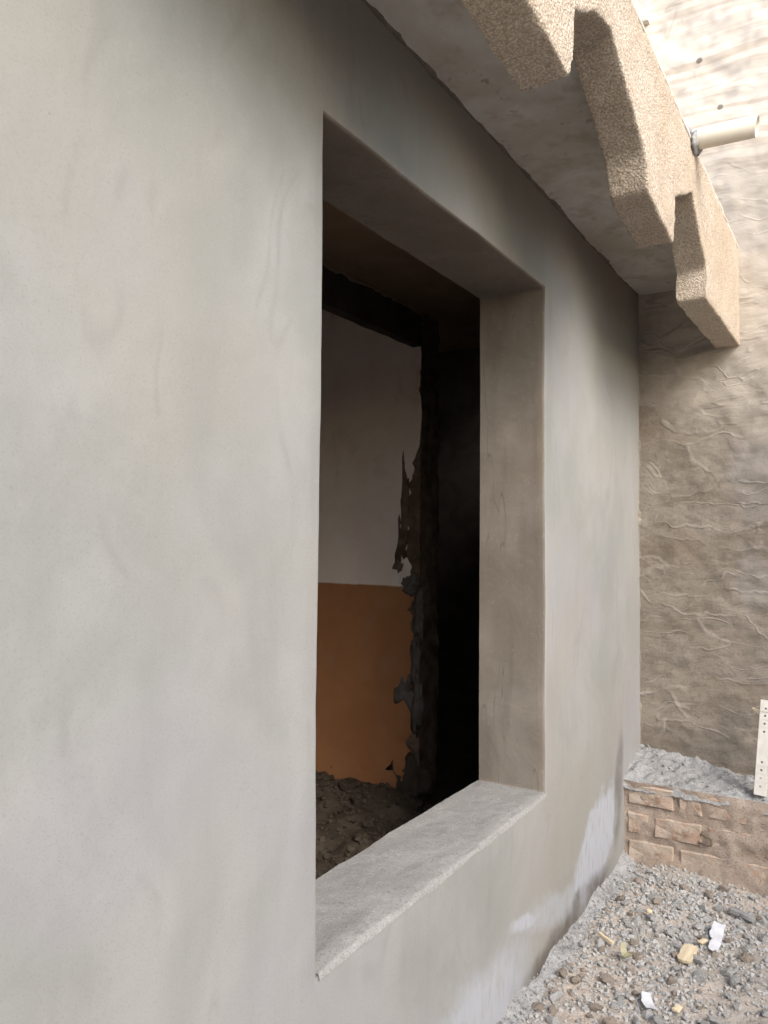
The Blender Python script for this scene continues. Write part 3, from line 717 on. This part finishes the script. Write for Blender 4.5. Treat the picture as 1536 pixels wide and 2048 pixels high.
chip('wood_chip', .020, .022, .010, M_wood, (.215, 3.03), (rad(8), rad(14), rad(20)), 'tiny cube-like wood chip among grey clods', 'wood chip', 4, .9)
chip('wood_chip', .022, .034, .007, M_wood, (.42, 2.50), (rad(4), rad(8), rad(-15)), 'wood chip nearest the camera, half buried in soil', 'wood chip', 5, .8)
chip('plastic_scrap', .046, .075, .003, M_white, (.452, 3.03), (rad(24), rad(10), rad(6)), 'larger white scrap standing up among the clods', 'scrap', 6, .8, .02)
chip('plastic_scrap', .034, .055, .003, M_white, (.462, 2.925), (rad(30), rad(8), rad(-4)), 'small white scrap just in front of the larger one', 'scrap', 7, .9, .02)
chip('plastic_scrap', .040, .060, .003, M_white, (.335, 2.49), (rad(14), rad(10), rad(28)), 'white scrap nearest the camera beside grey clods', 'scrap', 8, .7, .02)
chip('dry_leaf', .034, .045, .002, mat_simple('dry_leaf_skin', (.50, .47, .30), (.42, .40, .28), 25), (.215, 2.70), (rad(14), rad(-10), rad(40)), 'crumpled pale yellow green leaf near the grey wall', 'leaf', 9, .5, .15)
chip('stone_flake', .035, .095, .012, M_mortar, (.505, 3.235), (rad(6), rad(6), rad(75)), 'long pale flake of mortar at the right edge', 'flake', 10, .8)

# rubble heap in the room
def heap_z(x, y):
    h = .06 * max(0, fb(x * 2 + 3, y * 2, 1, 3) + .35) + .04 * fb(x * 8, y * 8, 2, 3) + .09 * math.exp(-((x + 2.0) / .5) ** 2 - ((y - 3.4) / .3) ** 2)
    return FZ + .01 + max(0, h)
hp = sheet('earth_heap', frange(-2.6, -.3, .03), frange(1.6, 3.51, .03), lambda x, y: (x, y, heap_z(x, y)), M_earth)
tag(hp, 'low heap of loose brown earth on the room floor', 'earth', kind='stuff')
o = small_stones('room_rubble', 3200, (-2.2, -.5, 2.1, 3.48), heap_z, .004, .026, M_earth, 12); o['label'] = 'crumbs of earth and brick over the room floor'
for i in range(26):
    x = random.uniform(-1.9, -.75); y = random.uniform(2.35, 3.4); s = random.uniform(.025, .055)
    o = bpy.data.objects.new('rubble_lump', VAR[i % 12]); COL.objects.link(o)
    o.material_slots[0].link = 'OBJECT'; o.material_slots[0].material = M_earth
    o.location = (x, y, heap_z(x, y) + s * .3); o.scale = (s, s * .8, s * .7); o.rotation_euler = (random.uniform(-.5, .5), 0, random.uniform(0, 6))
    tag(o, 'dark lump of rubble on the room floor inside the window', 'rubble', 'rubble lumps on the room floor')

# ------------------------------------------------------------------ the house across the lane (behind the camera)
ho = empty('lane_house', (5, 0, 0)); tag(ho, 'plain plastered house across the lane behind the camera', 'house')
box('house_wall', (4.2, -9, -.05), (4.5, 5, 2.2), M_opp, ho)
box('roof_slab', (4.05, -9.1, 2.204), (8, 5.1, 2.32), M_opp, ho)
